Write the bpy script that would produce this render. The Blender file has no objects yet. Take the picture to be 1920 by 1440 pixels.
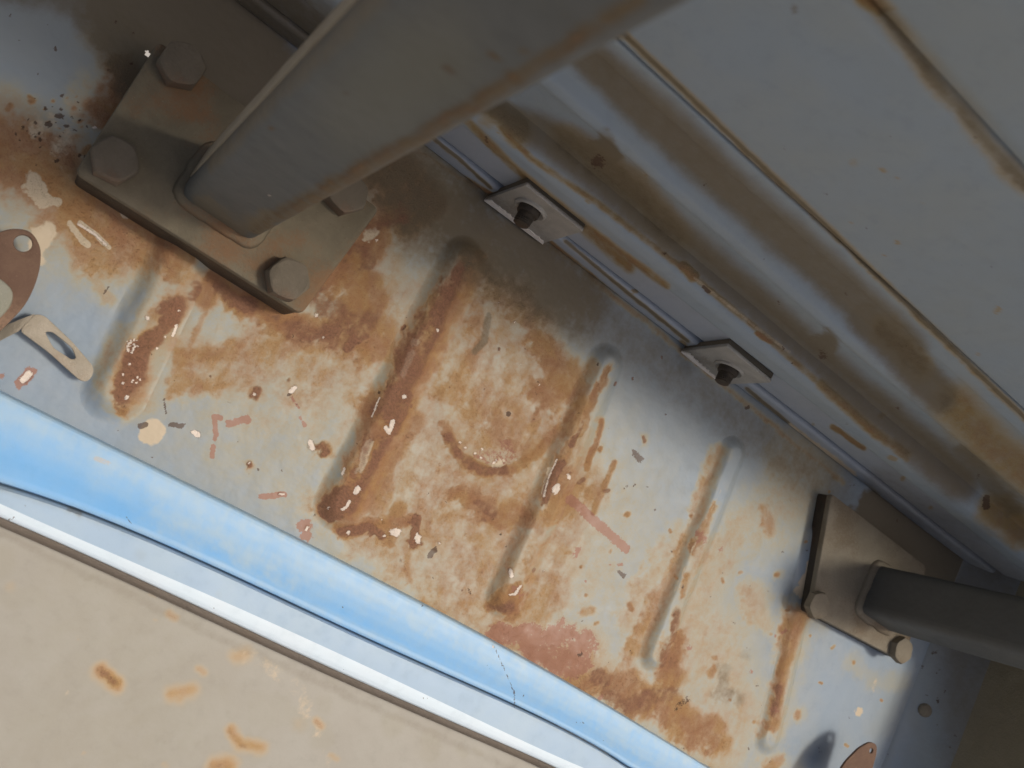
import bpy, bmesh, math, random
import numpy as np
from mathutils import Matrix, Vector
random.seed(7); rng = np.random.default_rng(7)
S = bpy.context.scene

# ------------------------------------------------------------------ frame, camera, light
# Local frame of the bay: x along the sill, y across the floor panel away from the sill, z out of the floor panel.
TILT = math.radians(16)                      # the floor panel lies tilted: its far wall overhangs
F = 1833.0; D = 0.5                          # focal length in image pixels, eye height over the panel (m)
n_ = np.array([-950., -19., F]); n_ /= np.linalg.norm(n_)
h_ = np.array([3490., 2360., F]); h_ -= n_*(h_@n_); h_ /= np.linalg.norm(h_)
v_ = np.cross(-n_, h_)
M3 = np.stack([h_, v_, -n_])                 # camera vector -> local vector
EYE = np.array([0, 0, D])
RT = Matrix.Rotation(TILT, 4, 'X')
def P(px, py, z=0.0):                        # photo point -> point at height z over the floor panel
    r = M3@np.array([px-960, py-720, F]); return EYE+r*((z-D)/r[2])
def Q(px, py, y):                            # photo point -> point on a wall at distance y
    r = M3@np.array([px-960, py-720, F]); return EYE+r*(y/r[1])
def image_px(V):                          # local points -> image pixels through the camera; wear strokes are placed there
    c = (V-EYE)@M3
    return np.stack([c[:, 0]/c[:, 2]*F+960, c[:, 1]/c[:, 2]*F+720], 1)

cam = bpy.data.cameras.new('camera'); camo = bpy.data.objects.new('camera', cam); S.collection.objects.link(camo)
cam.sensor_width = 36; cam.lens = F/1920*36; cam.clip_start = 0.01; cam.clip_end = 100
cx, cy, cz = M3@np.array([1, 0, 0]), M3@np.array([0, -1, 0]), M3@np.array([0, 0, -1])
mw = Matrix(((cx[0], cy[0], cz[0], 0), (cx[1], cy[1], cz[1], 0), (cx[2], cy[2], cz[2], D), (0, 0, 0, 1)))
camo.matrix_world = RT@mw
cam.dof.use_dof = True; cam.dof.focus_distance = 0.53; cam.dof.aperture_fstop = 13
S.camera = camo

L = (RT.to_3x3()@Vector((0.40, 0.165, 0.90))).normalized()     # towards the sun
w = bpy.data.worlds.new('World'); S.world = w; w.use_nodes = True
nt = w.node_tree; nt.nodes.clear()
sky = nt.nodes.new('ShaderNodeTexSky'); sky.sky_type = 'NISHITA'; sky.sun_disc = False
sky.sun_elevation = math.asin(L.z); sky.sun_rotation = math.atan2(L.x, L.y)
sky.air_density = 0.6; sky.dust_density = 7.0; sky.ozone_density = 1.0
bg = nt.nodes.new('ShaderNodeBackground'); bg.inputs[1].default_value = 0.09
wo = nt.nodes.new('ShaderNodeOutputWorld')
nt.links.new(sky.outputs[0], bg.inputs[0]); nt.links.new(bg.outputs[0], wo.inputs[0])
sl = bpy.data.lights.new('sun', 'SUN'); sl.energy = 1.65; sl.angle = math.radians(9); sl.color = (1, 0.94, 0.84)
so = bpy.data.objects.new('sun', sl); S.collection.objects.link(so)
so.rotation_euler = L.to_track_quat('Z', 'Y').to_euler()
S.view_settings.view_transform = 'Standard'; S.view_settings.look = 'None'
S.view_settings.exposure = 0.0; S.view_settings.gamma = 1

# ------------------------------------------------------------------ noise
def _hash(ix, iy, seed):
    h = (ix.astype(np.int64)*374761393+iy.astype(np.int64)*668265263+seed*1442695041) & 0xffffffff
    h = ((h ^ (h >> 13))*1274126177) & 0xffffffff
    return (h ^ (h >> 16)) & 0xffffffff
def perlin(x, y, seed=0):
    x0 = np.floor(x); y0 = np.floor(y); fx = x-x0; fy = y-y0
    def g(ix, iy, dx, dy):
        a = _hash(ix, iy, seed)*(2*np.pi/4294967296.0); return np.cos(a)*dx+np.sin(a)*dy
    u = fx*fx*fx*(fx*(fx*6-15)+10); v = fy*fy*fy*(fy*(fy*6-15)+10)
    a = g(x0, y0, fx, fy); b = g(x0+1, y0, fx-1, fy); c = g(x0, y0+1, fx, fy-1); d = g(x0+1, y0+1, fx-1, fy-1)
    return (a*(1-u)+b*u)*(1-v)+(c*(1-u)+d*u)*v
def fbm(x, y, scale, octv=5, seed=0, gain=0.55):
    t = 0; amp = 1; s = 0
    for o in range(octv):
        t = t+amp*perlin(x/scale, y/scale, seed+o*17); s += amp; amp *= gain; scale /= 2.03
    return t/s*1.7                                   # about -1..1
def sst(a, b, x):
    t = np.clip((x-a)/(b-a), 0, 1); return t*t*(3-2*t)
def cap(X, Y, pts, r):                               # distance to a polyline over its radius (r may taper)
    d = np.full(X.shape, 1e9); pts = [(p[0], p[1], p[2] if len(p) > 2 else r) for p in pts]
    if len(pts) == 1: pts = pts*2
    for (ax, ay, ar), (bx, by, br) in zip(pts[:-1], pts[1:]):
        ex, ey = bx-ax, by-ay; l2 = ex*ex+ey*ey+1e-9
        t = np.clip(((X-ax)*ex+(Y-ay)*ey)/l2, 0, 1)
        d = np.minimum(d, np.hypot(X-ax-t*ex, Y-ay-t*ey)/(ar+(br-ar)*t))
    return d

# ------------------------------------------------------------------ building helpers
ORG = {}
def put(o, base):
    o.rotation_euler = (TILT, 0, 0); o.location = RT@Vector(base); ORG[o.name] = np.array(base, float)
def thing(name, label, cat, base, group=None):
    o = bpy.data.objects.new(name, None); o.empty_display_size = 0.01; S.collection.objects.link(o); put(o, base)
    o['label'] = label; o['category'] = cat
    if group: o['group'] = group
    return o
def part(name, V, Fc, mat, parent, smooth=35, masks=None, label=None, kind=None):
    V = np.asarray(V, float); c = (V.min(0)+V.max(0))/2
    me = bpy.data.meshes.new(name)
    if isinstance(Fc, np.ndarray):
        nv, nf = len(V), len(Fc)
        me.vertices.add(nv); me.vertices.foreach_set('co', (V-c).astype(np.float32).ravel())
        me.loops.add(nf*4); me.loops.foreach_set('vertex_index', Fc.astype(np.int32).ravel())
        me.polygons.add(nf); me.polygons.foreach_set('loop_start', np.arange(0, nf*4, 4, dtype=np.int32))
        me.polygons.foreach_set('use_smooth', np.ones(nf, bool)); me.update(calc_edges=True)
    else:
        me.from_pydata((V-c).tolist(), [], Fc)
        me.polygons.foreach_set('use_smooth', np.ones(len(me.polygons), bool)); me.update()
        bm = bmesh.new(); bm.from_mesh(me); bmesh.ops.recalc_face_normals(bm, faces=bm.faces); bm.to_mesh(me); bm.free()
    if smooth is not None and smooth < 180: me.set_sharp_from_angle(angle=math.radians(smooth))
    if masks is not None:
        for nm, arr in masks.items():
            at = me.color_attributes.new(nm, 'FLOAT_COLOR', 'POINT')
            at.data.foreach_set('color', arr.astype(np.float32).ravel())
    me.materials.append(mat)
    o = bpy.data.objects.new(name, me); S.collection.objects.link(o)
    if parent is not None:
        o.parent = parent; o.location = c-ORG[parent.name]
        ORG[o.name] = c
    if label: o['label'] = label
    if kind: o['kind'] = kind
    return o
def grid_faces(nu, nv):
    i = np.arange(nu*nv).reshape(nu, nv)
    return np.stack([i[:-1, :-1].ravel(), i[1:, :-1].ravel(), i[1:, 1:].ravel(), i[:-1, 1:].ravel()], 1)
def prism(outline, z0, z1, bev=0.0008, holes=(), axis='z', jig=0.0):   # closed outline, extruded and bevelled -> V, F
    bm = bmesh.new()
    def loop(pts):
        vs = [bm.verts.new((p[0], p[1], z1)) for p in pts]
        return [bm.edges.new((vs[i], vs[(i+1) % len(vs)])) for i in range(len(vs))]
    es = loop(outline)
    for hpts in holes: es += loop(hpts)
    bmesh.ops.triangle_fill(bm, use_beauty=True, use_dissolve=False, edges=es)
    r = bmesh.ops.extrude_face_region(bm, geom=bm.faces[:])
    for g in r['geom']:
        if isinstance(g, bmesh.types.BMVert): g.co.z = z0
    bmesh.ops.recalc_face_normals(bm, faces=bm.faces)
    if bev:
        ee = [e for e in bm.edges if len(e.link_faces) == 2 and e.calc_face_angle(0) > 0.9]
        bmesh.ops.bevel(bm, geom=ee, offset=bev, segments=2, profile=0.5, affect='EDGES')
    V = np.array([v.co for v in bm.verts]); bm.verts.index_update()
    Fc = [[v.index for v in f.verts] for f in bm.faces]; bm.free()
    if axis == 'y': V = V[:, [0, 2, 1]]              # outline in (x,z), extruded along y
    return V, Fc
def rounded(pts, r, seg=5):                           # outline with rounded corners
    out = []; n = len(pts); pts = [np.array(p[:2], float) for p in pts]
    for i in range(n):
        a, b, c = pts[i-1], pts[i], pts[(i+1) % n]; rr = r[i] if hasattr(r, '__len__') else r
        u = (a-b)/np.linalg.norm(a-b); w2 = (c-b)/np.linalg.norm(c-b)
        rr = min(rr, np.linalg.norm(a-b)*.48, np.linalg.norm(c-b)*.48)
        for k in range(seg+1):
            t = k/seg; out.append(tuple(b+u*rr*(1-t)**2+w2*rr*t**2))
    return out
def circle(cxy, r, n=24, ph=0): return [(cxy[0]+r*math.cos(ph+2*math.pi*i/n), cxy[1]+r*math.sin(ph+2*math.pi*i/n)) for i in range(n)]

# ------------------------------------------------------------------ materials
class NT:
    def __init__(s, name):
        s.m = bpy.data.materials.new(name); s.m.use_nodes = True; s.t = s.m.node_tree; s.t.nodes.clear()
        s.out = s.n('ShaderNodeOutputMaterial'); s.b = s.n('ShaderNodeBsdfPrincipled'); s.l(s.b.outputs[0], s.out.inputs[0])
    def n(s, t, **k):
        o = s.t.nodes.new(t)
        for a, b in k.items(): setattr(o, a, b)
        return o
    def l(s, a, b): s.t.links.new(a, b)
    def put(s, v, inp):
        if isinstance(v, (int, float)): inp.default_value = v
        elif isinstance(v, tuple): inp.default_value = (*v, 1)[:4] if len(inp.default_value) == 4 else v
        else: s.l(v, inp)
    def math(s, op, a, b=0.0, clamp=False):
        o = s.n('ShaderNodeMath', operation=op, use_clamp=clamp); s.put(a, o.inputs[0]); s.put(b, o.inputs[1]); return o.outputs[0]
    def mix(s, f, a, b):
        o = s.n('ShaderNodeMix', data_type='RGBA'); s.put(f, o.inputs[0]); s.put(a, o.inputs[6]); s.put(b, o.inputs[7]); return o.outputs[2]
    def noise(s, scale, detail=5, rough=.6, vec=None, dist=0.0):
        o = s.n('ShaderNodeTexNoise'); o.inputs['Scale'].default_value = scale; o.inputs['Detail'].default_value = detail
        o.inputs['Roughness'].default_value = rough; o.inputs['Distortion'].default_value = dist
        s.l(vec or s.vec(), o.inputs['Vector']); return o.outputs[0]
    def vec(s):
        if not hasattr(s, '_v'): s._v = s.n('ShaderNodeTexCoord').outputs['Object']
        return s._v
    def step(s, x, a, b):
        o = s.n('ShaderNodeMapRange', interpolation_type='SMOOTHSTEP'); s.put(x, o.inputs[0]); o.inputs[1].default_value = a; o.inputs[2].default_value = b
        return o.outputs[0]
    def attr(s, name):
        a = s.n('ShaderNodeAttribute', attribute_name=name); sp = s.n('ShaderNodeSeparateColor'); s.l(a.outputs['Color'], sp.inputs[0])
        return sp.outputs[0], sp.outputs[1], sp.outputs[2], a.outputs['Alpha']
    def bump(s, hgt, dist, strength=1.0, prev=None):
        o = s.n('ShaderNodeBump'); o.inputs['Strength'].default_value = strength; o.inputs['Distance'].default_value = dist
        s.l(hgt, o.inputs['Height'])
        if prev is not None: s.l(prev, o.inputs['Normal'])
        return o.outputs[0]

def worn_paint(name, paint, paint2, rough=.5, coarse=1.0, film=(.385, .365, .28), tan=(.40, .245, .135), smooth=.62, tintc=None):
    """Old paint: masks 'wear' (stain, deep rust, chip, primer) and 'dirt' (grime, cream, fleck, tint) say what lies on it, painted shade and sheen too."""
    k = NT(name); st, dp, ch, pm = k.attr('wear'); gr, cr, fl, tn = k.attr('dirt_shade')
    n1 = k.noise(900, 6, .7); n2 = k.noise(120, 5, .65); n3 = k.noise(28, 4, .6); n4 = k.noise(2600, 2, .6)
    col = k.mix(k.step(n3, .38, .66), paint, paint2)
    col = k.mix(k.math('MULTIPLY', k.step(n2, .5, .72), .35), col, tuple(c*.86 for c in paint))
    col = k.mix(k.math('MULTIPLY', k.step(n4, .62, .75), .25), col, tuple(c*.6 for c in paint))
    col = k.mix(k.math('MULTIPLY', tn, .9), col, tintc or tuple(a*.55+b*.45 for a, b in zip(paint, (.30, .26, .13))))
    jit = k.math('ADD', k.math('MULTIPLY', k.math('SUBTRACT', n1, .5), .42), k.math('MULTIPLY', k.math('SUBTRACT', n2, .5), .42))
    s2 = k.math('ADD', st, k.math('MULTIPLY', k.math('MULTIPLY', jit, smooth), k.step(st, .02, .3)))
    n6 = k.noise(45, 5, .6, dist=.6)
    col = k.mix(k.step(s2, .02, .38), col, film)
    col = k.mix(k.step(s2, .24, .66), col, k.mix(k.step(n6, .38, .62), tan, (tan[0]*1.04, tan[1]*1.06, tan[2]*.88)))
    col = k.mix(k.math('MULTIPLY', k.step(s2, .52, .98), .9), col, k.mix(k.step(n6, .42, .6), (.315, .150, .070), (.36, .185, .072)))
    col = k.mix(k.step(s2, .88, 1.3), col, (.20, .105, .062))
    g2 = k.math('ADD', gr, k.math('MULTIPLY', k.math('MULTIPLY', jit, smooth*.7), k.step(gr, .02, .3)))
    col = k.mix(k.math('MULTIPLY', k.step(g2, .15, .85), .93), col, (.165, .130, .078))
    c2 = k.math('ADD', cr, k.math('MULTIPLY', jit, .6))
    col = k.mix(k.math('MULTIPLY', k.step(c2, .35, .6), k.step(cr, .05, .3)), col, (.60, .49, .34))
    jag = k.math('ADD', k.math('MULTIPLY', k.math('SUBTRACT', k.noise(480, 4, .7), .5), 1.5), k.math('MULTIPLY', k.math('SUBTRACT', n1, .5), .8))
    p2 = k.math('ADD', pm, jag)
    col = k.mix(k.math('MULTIPLY', k.math('MULTIPLY', k.step(p2, .40, .58), k.step(pm, .04, .2)), .88), col, (.345, .165, .105))
    d2 = k.math('ADD', dp, k.math('MULTIPLY', jit, .8))
    dmask = k.step(d2, .26, .78)
    col = k.mix(k.math('MULTIPLY', dmask, .84), col, k.mix(k.step(n1, .35, .65), (.185, .088, .052), (.285, .135, .078)))
    grit = k.math('MULTIPLY', k.step(k.noise(1700, 3, .65), .56, .70), k.step(s2, .35, .8))
    col = k.mix(k.math('MULTIPLY', grit, .34), col, (.075, .040, .024))
    grit2 = k.math('MULTIPLY', k.step(k.noise(1250, 3, .65, dist=.5), .60, .70), k.step(s2, .5, .9))
    col = k.mix(k.math('MULTIPLY', grit2, .4), col, (.44, .23, .095))
    f2 = k.math('ADD', fl, k.math('MULTIPLY', jag, .8))
    col = k.mix(k.math('MULTIPLY', k.math('MULTIPLY', k.step(f2, .42, .56), k.step(fl, .05, .25)), .85), col, (.085, .045, .025))
    h2 = k.math('ADD', ch, k.math('ADD', k.math('MULTIPLY', k.math('SUBTRACT', n1, .5), 1.7), k.math('MULTIPLY', k.math('SUBTRACT', n4, .5), 1.0)))
    cmask = k.math('MULTIPLY', k.step(h2, .42, .56), k.step(ch, .08, .2))
    col = k.mix(cmask, col, (.86, .74, .62))
    k.l(col, k.b.inputs['Base Color'])
    rst = k.math('MAXIMUM', k.step(s2, .4, .8), dmask, True)
    rg = k.math('ADD', k.math('MULTIPLY', rst, .28), k.math('ADD', k.math('MULTIPLY', k.math('SUBTRACT', n2, .5), .3), rough), True)
    k.l(rg, k.b.inputs['Roughness']); k.b.inputs['Specular IOR Level'].default_value = .4
    hgt = k.math('ADD', k.math('MULTIPLY', k.math('SUBTRACT', n1, k.math('MULTIPLY', grit, .7)), k.math('ADD', k.math('MULTIPLY', rst, .8), .08)), k.math('ADD', k.math('MULTIPLY', dmask, .35), k.math('MULTIPLY', cmask, -.6)))
    b1 = k.bump(n3, .004*coarse, .35); k.l(k.bump(hgt, .0007, .8, b1), k.b.inputs['Normal'])
    return k.m
def dirty_metal(name, c1, c2, rust, amt=.5, rough=.7, spots=.62, metal=0.0, pit=.0006):
    k = NT(name); n1 = k.noise(700, 6, .7); n2 = k.noise(75, 5, .62, dist=.4); n3 = k.noise(22, 4, .55)
    col = k.mix(k.step(n2, .35, .68), c1, c2)
    col = k.mix(k.math('MULTIPLY', k.step(k.math('ADD', n3, k.math('MULTIPLY', k.math('SUBTRACT', n1, .5), .3)), .5, .68), amt), col, rust)
    col = k.mix(k.math('MULTIPLY', k.step(n1, spots, spots+.1), .55), col, tuple(c*.45 for c in c1))
    col = k.mix(k.math('MULTIPLY', k.step(k.noise(1300, 3, .6), .66, .72), .4), col, tuple(min(1, c*1.9) for c in c2))
    k.l(col, k.b.inputs['Base Color']); k.b.inputs['Metallic'].default_value = metal
    k.l(k.math('ADD', k.math('MULTIPLY', k.math('SUBTRACT', n2, .5), .35), rough, True), k.b.inputs['Roughness'])
    k.b.inputs['Specular IOR Level'].default_value = .35
    b1 = k.bump(n2, .0015, .5); k.l(k.bump(n1, pit, .8, b1), k.b.inputs['Normal'])
    return k.m

M_floor = worn_paint('worn_floor_paint', (.28, .345, .41), (.31, .36, .40), .5)
M_side = worn_paint('worn_side_paint', (.285, .34, .385), (.30, .345, .37), .55, 1, (.32, .295, .235), (.28, .20, .105), .5)
M_lower = worn_paint('worn_strip_paint', (.36, .40, .45), (.37, .405, .44), .5, 1, (.34, .31, .245), (.28, .195, .105), .7)
M_beige = worn_paint('worn_beige_paint', (.40, .37, .31), (.42, .395, .335), .55, .3, (.46, .375, .26), (.46, .285, .150), .45)
M_tube = worn_paint('dull_olive_post_paint', (.098, .101, .094), (.106, .109, .104), .6, 1, (.105, .088, .062), (.115, .075, .042), .6)
M_sill = worn_paint('blue_sill_paint', (.22, .515, .88), (.26, .53, .85), .45, .12, tintc=(.44, .60, .72))  # tint colour: the paler sky sheen painted on the crown
M_sill2 = worn_paint('sheen_sill_edge_paint', (.74, .86, .93), (.76, .86, .92), .5, .1)  # whiter than the sill: light on the edge put into its colour
M_sill3 = worn_paint('pale_blue_sill_paint', (.41, .55, .69), (.44, .57, .68), .5, .1)  # sill paint again, paled for the sky it reflects
M_plate = dirty_metal('brown_rusty_plate', (.165, .138, .090), (.205, .172, .115), (.235, .130, .064), .85, .8)
M_plate2 = dirty_metal('tan_dusty_plate', (.235, .20, .145), (.27, .235, .175), (.18, .13, .08), .7, .8)
M_bead = dirty_metal('grimy_weld', (.075, .066, .048), (.095, .082, .06), (.10, .07, .042), .5, .8)
M_edge = dirty_metal('skylit_tan_edge', (.34, .29, .21), (.38, .33, .25), (.25, .19, .12), .5, .7)  # sky light on the post's left side, put into the colour
M_bolt = dirty_metal('rusty_bolt_steel', (.150, .125, .088), (.18, .148, .108), (.20, .11, .062), .6, .8)
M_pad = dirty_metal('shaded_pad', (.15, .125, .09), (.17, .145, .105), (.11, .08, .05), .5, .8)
M_dark = dirty_metal('dark_stud_steel', (.045, .036, .026), (.07, .055, .038), (.09, .05, .026), .6, .6)
M_clip = dirty_metal('galvanised_clip', (.36, .345, .305), (.44, .42, .375), (.13, .10, .065), .5, .55, metal=.15)
M_white = dirty_metal('white_corrosion', (.78, .72, .64), (.84, .79, .72), (.35, .27, .2), .5, .85)
M_tab = dirty_metal('brown_tab', (.15, .085, .055), (.19, .115, .075), (.42, .28, .18), .5, .75)
M_boss = dirty_metal('dull_green_boss', (.30, .29, .22), (.33, .32, .26), (.22, .15, .09), .6, .7)
M_strap = dirty_metal('cream_strap_paint', (.42, .36, .27), (.46, .40, .31), (.40, .27, .17), .5, .6, spots=.7)
M_sill_shadow = dirty_metal('sill_shadow_brown', (.20, .165, .13), (.235, .195, .155), (.24, .19, .14), .5, .8)  # brown of the shadow below the sill, set as a colour
M_end_shade = dirty_metal('shaded_end_paint', (.235, .20, .13), (.25, .215, .145), (.22, .185, .12), .5, .85)  # end panel's shade, put into its colour

# ------------------------------------------------------------------ wear strokes, positions taken from image pixels
LAY = dict(rust=0, deep=1, chip=2, primer=3, grime_shade=4, cream=5, fleck=6, tint=7)
class Wear:
    def __init__(s, V, size=1.0):
        T = image_px(V); s.X0, s.Y0 = T[:, 0], T[:, 1]
        a, b = V[:, 0]*3000+50*V[:, 2]*40, V[:, 1]*3000+V[:, 2]*2500           # noise runs over the surface itself
        s.a, s.b = a, b
        s.n1 = fbm(a, b, 90, 5, 11); s.n2 = fbm(a, b, 90, 5, 31); s.n3 = fbm(a, b, 26, 4, 51); s.n4 = fbm(a, b, 26, 4, 71)
        s.n5 = fbm(a, b, 9, 3, 91); s.n7 = fbm(a*2.6, b*.55, 40, 4, 151)          # run-off streaks
        s.W = np.zeros((8, len(V)))
    halo = False
    def add(s, lay, pts, r, k=1.0, soft=.5, warp=1.0, mottle=0.0):
        if s.halo and (r > 3.5 or lay in ('chip', 'primer', 'fleck')):                              # stain creeping out around rust
            f = max([p[2] for p in pts if len(p) > 2], default=r)/r
            if lay == 'deep': s.raw('rust', pts, r, k*.85, .9, warp, .3, 1.5); s.raw('rust', pts, r, k*.5, 1, 1.3, .4, 2.6)
            if lay == 'rust' and k > .5: s.raw('rust', pts, r, k*.55, 1, 1.3, .4, 1.75)
            if lay == 'deep': mottle = .6; soft = max(soft, .65)
            if lay == 'rust': mottle = min(max(mottle, .25), .35); soft = max(soft, .75)
            if lay == 'cream': mottle = .6; soft = max(soft, .75); warp = warp*1.3
            if lay == 'primer': mottle = max(mottle, .45); warp = warp*1.5; soft = max(soft, .8)
            if lay == 'fleck': soft = max(soft, .8); warp = warp*1.5
            if lay == 'chip': s.raw('deep', pts, r, .45, .9, 1.6, .6, 1.9); warp = warp*1.8; soft = max(soft, .7)
        s.raw(lay, pts, r, k, soft, warp, mottle)
    def raw(s, lay, pts, r, k=1.0, soft=.5, warp=1.0, mottle=0.0, grow=1.0):
        if grow != 1: pts = [(p[0], p[1]) if len(p) < 3 else (p[0], p[1], p[2]*grow) for p in pts]; r = r*grow
        pp = [(p[0], p[1]) for p in pts]; m = (max(r, max([p[2] for p in pts if len(p) > 2], default=0)))*2.6+60*warp
        x0, x1 = min(p[0] for p in pp)-m, max(p[0] for p in pp)+m; y0, y1 = min(p[1] for p in pp)-m, max(p[1] for p in pp)+m
        i = np.nonzero((s.X0 > x0) & (s.X0 < x1) & (s.Y0 > y0) & (s.Y0 < y1))[0]
        if len(i) == 0: return
        wa = min(r*.9, 34)*warp; wb = min(r*.5, 13)*warp; wc = min(r*.35, 4)*warp
        X = s.X0[i]+wa*s.n1[i]+wb*s.n3[i]+wc*s.n5[i]; Y = s.Y0[i]+wa*s.n2[i]+wb*s.n4[i]-wc*s.n5[i]
        d = cap(X, Y, pts, r)
        f = k*(1-sst(1-soft, 1+soft, d))
        if mottle: f = f*np.clip(1+mottle*(s.n3[i]*.9+s.n1[i]*.5+s.n5[i]*.55+s.n7[i]*.5), 0, 1.6)
        j = LAY[lay]; s.W[j, i] = np.maximum(s.W[j, i], f)
    def dots(s, lay, n, box, rmin, rmax, k=1.0, seed=1, elong=2.0):
        g = np.random.default_rng(seed)
        for q in range(n):
            x, y = g.uniform(box[0], box[2]), g.uniform(box[1], box[3]); r = rmin+(rmax-rmin)*g.random()**2.5
            a = g.uniform(0, math.pi); e = r*g.uniform(0, elong)
            s.add(lay, [(x, y), (x+e*math.cos(a), y+e*math.sin(a))], r, k*g.uniform(.7, 1), .35, .8)
    def out(s):
        W = np.clip(s.W, 0, 1.3); return {'wear': W[:4].T.copy(), 'dirt_shade': W[4:].T.copy()}

RIBS = [((216, 735), (352, 455), .0160), ((640, 945), (868, 492), .0158), ((948, 1118), (1135, 684), .0142),
        ((1226, 1225), (1372, 850), .0122), ((1440, 1385), (1530, 1010), .0115)]
def floor_wear_shade(V):
    s = Wear(V); s.halo = True; A = s.add
    # thin tan staining over most of the middle
    A('rust', [(540, 640), (760, 760), (900, 860), (1000, 1000)], 260, .36, .8, 1, .6)
    A('rust', [(760, 1080), (960, 1160), (1180, 1300)], 110, .30, .8, 1, .8)
    A('rust', [(420, 800), (560, 900), (700, 1000)], 100, .24, .8, 1, .8)
    A('rust', [(1330, 1180), (1370, 1330), (1330, 1430)], 75, .40, .7, 1, .7)
    A('rust', [(1400, 1000), (1480, 930), (1500, 870)], 70, .35, .8, 1, .9)
    A('tint', [(1300, 1130), (1420, 1200), (1380, 1400)], 90, .5, .8, 1, .6)
    A('tint', [(400, 850), (700, 760), (900, 900), (800, 1080)], 150, .35, .9, 1, .8)
    A('rust', [(850, 620), (930, 720), (900, 860), (820, 960), (980, 1010)], 160, .50, .8, 1.2, .5)
    A('rust', [(700, 560), (640, 700), (560, 720)], 80, .48, .8, 1.2, .5)
    A('rust', [(700, 1010), (860, 1110), (1000, 1180)], 70, .48, .8, 1.2, .6)
    A('rust', [(1060, 760), (1090, 900), (1040, 1040)], 50, .5, .7, 1.2, .7)
    for (a, b, r) in RIBS[1:4]: A('rust', [(a[0]-24, a[1]), (b[0]-24, b[1])], 17, .5, .6, 1, .7)
    A('rust', [(RIBS[0][0][0]-20, 720), (330, 470)], 14, .36, .7, 1, .5)
    A('rust', [(1190, 1130), (1240, 1030), (1290, 1010)], 30, .42, .8, 1.2, .8); A('rust', [(1290, 1180), (1330, 1080), (1390, 980)], 40, .4, .8, 1.2, .8)
    A('rust', [(640, 520), (760, 600), (800, 760), (760, 950)], 120, .46, 1, 1, .3); A('rust', [(860, 560), (960, 660), (1040, 760)], 80, .50, 1, 1, .3)
    A('rust', [(880, 800), (960, 940), (900, 1080)], 120, .52, 1, 1, .3); A('rust', [(820, 1130), (960, 1180), (1100, 1240)], 70, .50, 1, 1, .3)
    A('rust', [(300, 640), (420, 690), (560, 680)], 60, .50, 1, 1, .3); A('rust', [(470, 860), (560, 940), (640, 1040)], 60, .26, 1, 1, .3)
    A('rust', [(1180, 1150), (1270, 1010)], 40, .42, 1, 1, .3); A('rust', [(1330, 1040), (1290, 1200), (1400, 1330)], 60, .42, 1, 1, .3); A('rust', [(0, 200), (80, 260)], 50, .4, 1, 1, .3)
    # left top
    A('rust', [(-40, 290, 60), (60, 330, 70), (150, 400, 75), (250, 440, 70), (330, 480, 45)], 60, .80, .45, 1, .35)
    A('rust', [(150, 480), (210, 500), (280, 490)], 38, .62, .5, 1, .3)
    A('rust', [(-30, 240), (60, 270), (130, 300)], 40, .75, .5, 1, .5)
    A('rust', [(175, 500), (185, 540), (200, 560)], 16, .45, .6)
    A('rust', [(240, 150), (200, 210), (230, 130)], 42, .85, .6, 1, .4)
    A('cream', [(55, 350), (80, 380)], 22, .9, .4); A('cream', [(105, 385)], 13, .9, .4); A('cream', [(85, 440), (60, 480)], 22, .8, .5)
    A('cream', [(75, 250), (130, 240), (110, 280)], 38, .42, .8); A('cream', [(200, 365), (235, 400)], 8, .8, .4)
    A('cream', [(130, 420), (150, 445), (165, 460)], 6, .9, .3, .5); A('cream', [(150, 418), (180, 440), (205, 465)], 5, .8, .3, .5)
    A('chip', [(146, 420), (175, 437), (200, 460)], 2.2, .9, .4, .4)
    A('cream', [(100, 200), (170, 180)], 45, .3, .9); A('grime_shade', [(280, -80), (330, 60), (420, 150)], 150, 1.1, .5, .7, .3); A('tint', [(0, 0), (150, 60)], 130, .8, .9)  # top left stains, with the wall's shade painted in
    A('grime_shade', [(160, 0), (210, 80), (235, 160)], 40, .7, .7); A('grime_shade', [(0, -40), (120, -30)], 60, .7, .7)
    for (x, y) in [] and [(60, 205), (75, 210), (100, 205), (118, 197), (140, 200), (52, 225), (80, 235), (105, 212), (57, 278), (70, 285), (40, 270), (100, 285), (55, 140), (150, 215), (180, 178), (210, 160), (25, 240), (90, 220)]:
        A('fleck', [(x, y), (x+4, y+3)], 4.2, .8, .5, 1.6)
    A('chip', [(178, 240)], 4, .8, .3, .3)
    # below the left flange plate
    A('rust', [(395, 520, 22), (440, 560, 34), (500, 590, 36), (570, 615, 36)], 34, .95, .5, 1, .4)
    A('deep', [(415, 540), (440, 565), (470, 575)], 17, .8, .5); A('deep', [(545, 615), (590, 630), (650, 610)], 20, .75, .6)
    A('rust', [(370, 560), (420, 520)], 30, .75, .6)
    A('rust', [(350, 680, 30), (430, 660, 40), (540, 640, 45), (640, 640, 60)], 42, .62, .55, 1, .45)
    A('rust', [(340, 715), (400, 725), (470, 715)], 30, .55, .5, 1, .5); A('rust', [(480, 735)], 16, .6, .6)
    A('rust', [(390, 680), (480, 660)], 22, .58, .5)
    # right of the left flange plate
    A('rust', [(615, 530, 25), (650, 500, 50), (700, 450, 40), (720, 400, 30)], 46, .88, .5, 1, .45)
    A('rust', [(680, 560), (640, 620), (700, 640)], 60, .80, .6, 1, .5)
    A('deep', [(660, 470), (690, 480), (690, 500)], 17, .6, .6); A('deep', [(600, 560), (640, 590), (690, 600), (640, 640)], 26, .62, .6, 1, .4)
    A('deep', [(590, 632), (615, 628)], 9, .9, .4); A('deep', [(650, 655), (685, 630)], 8, .85, .4); A('cream', [(700, 435), (690, 445)], 13, .6, .5)
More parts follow.
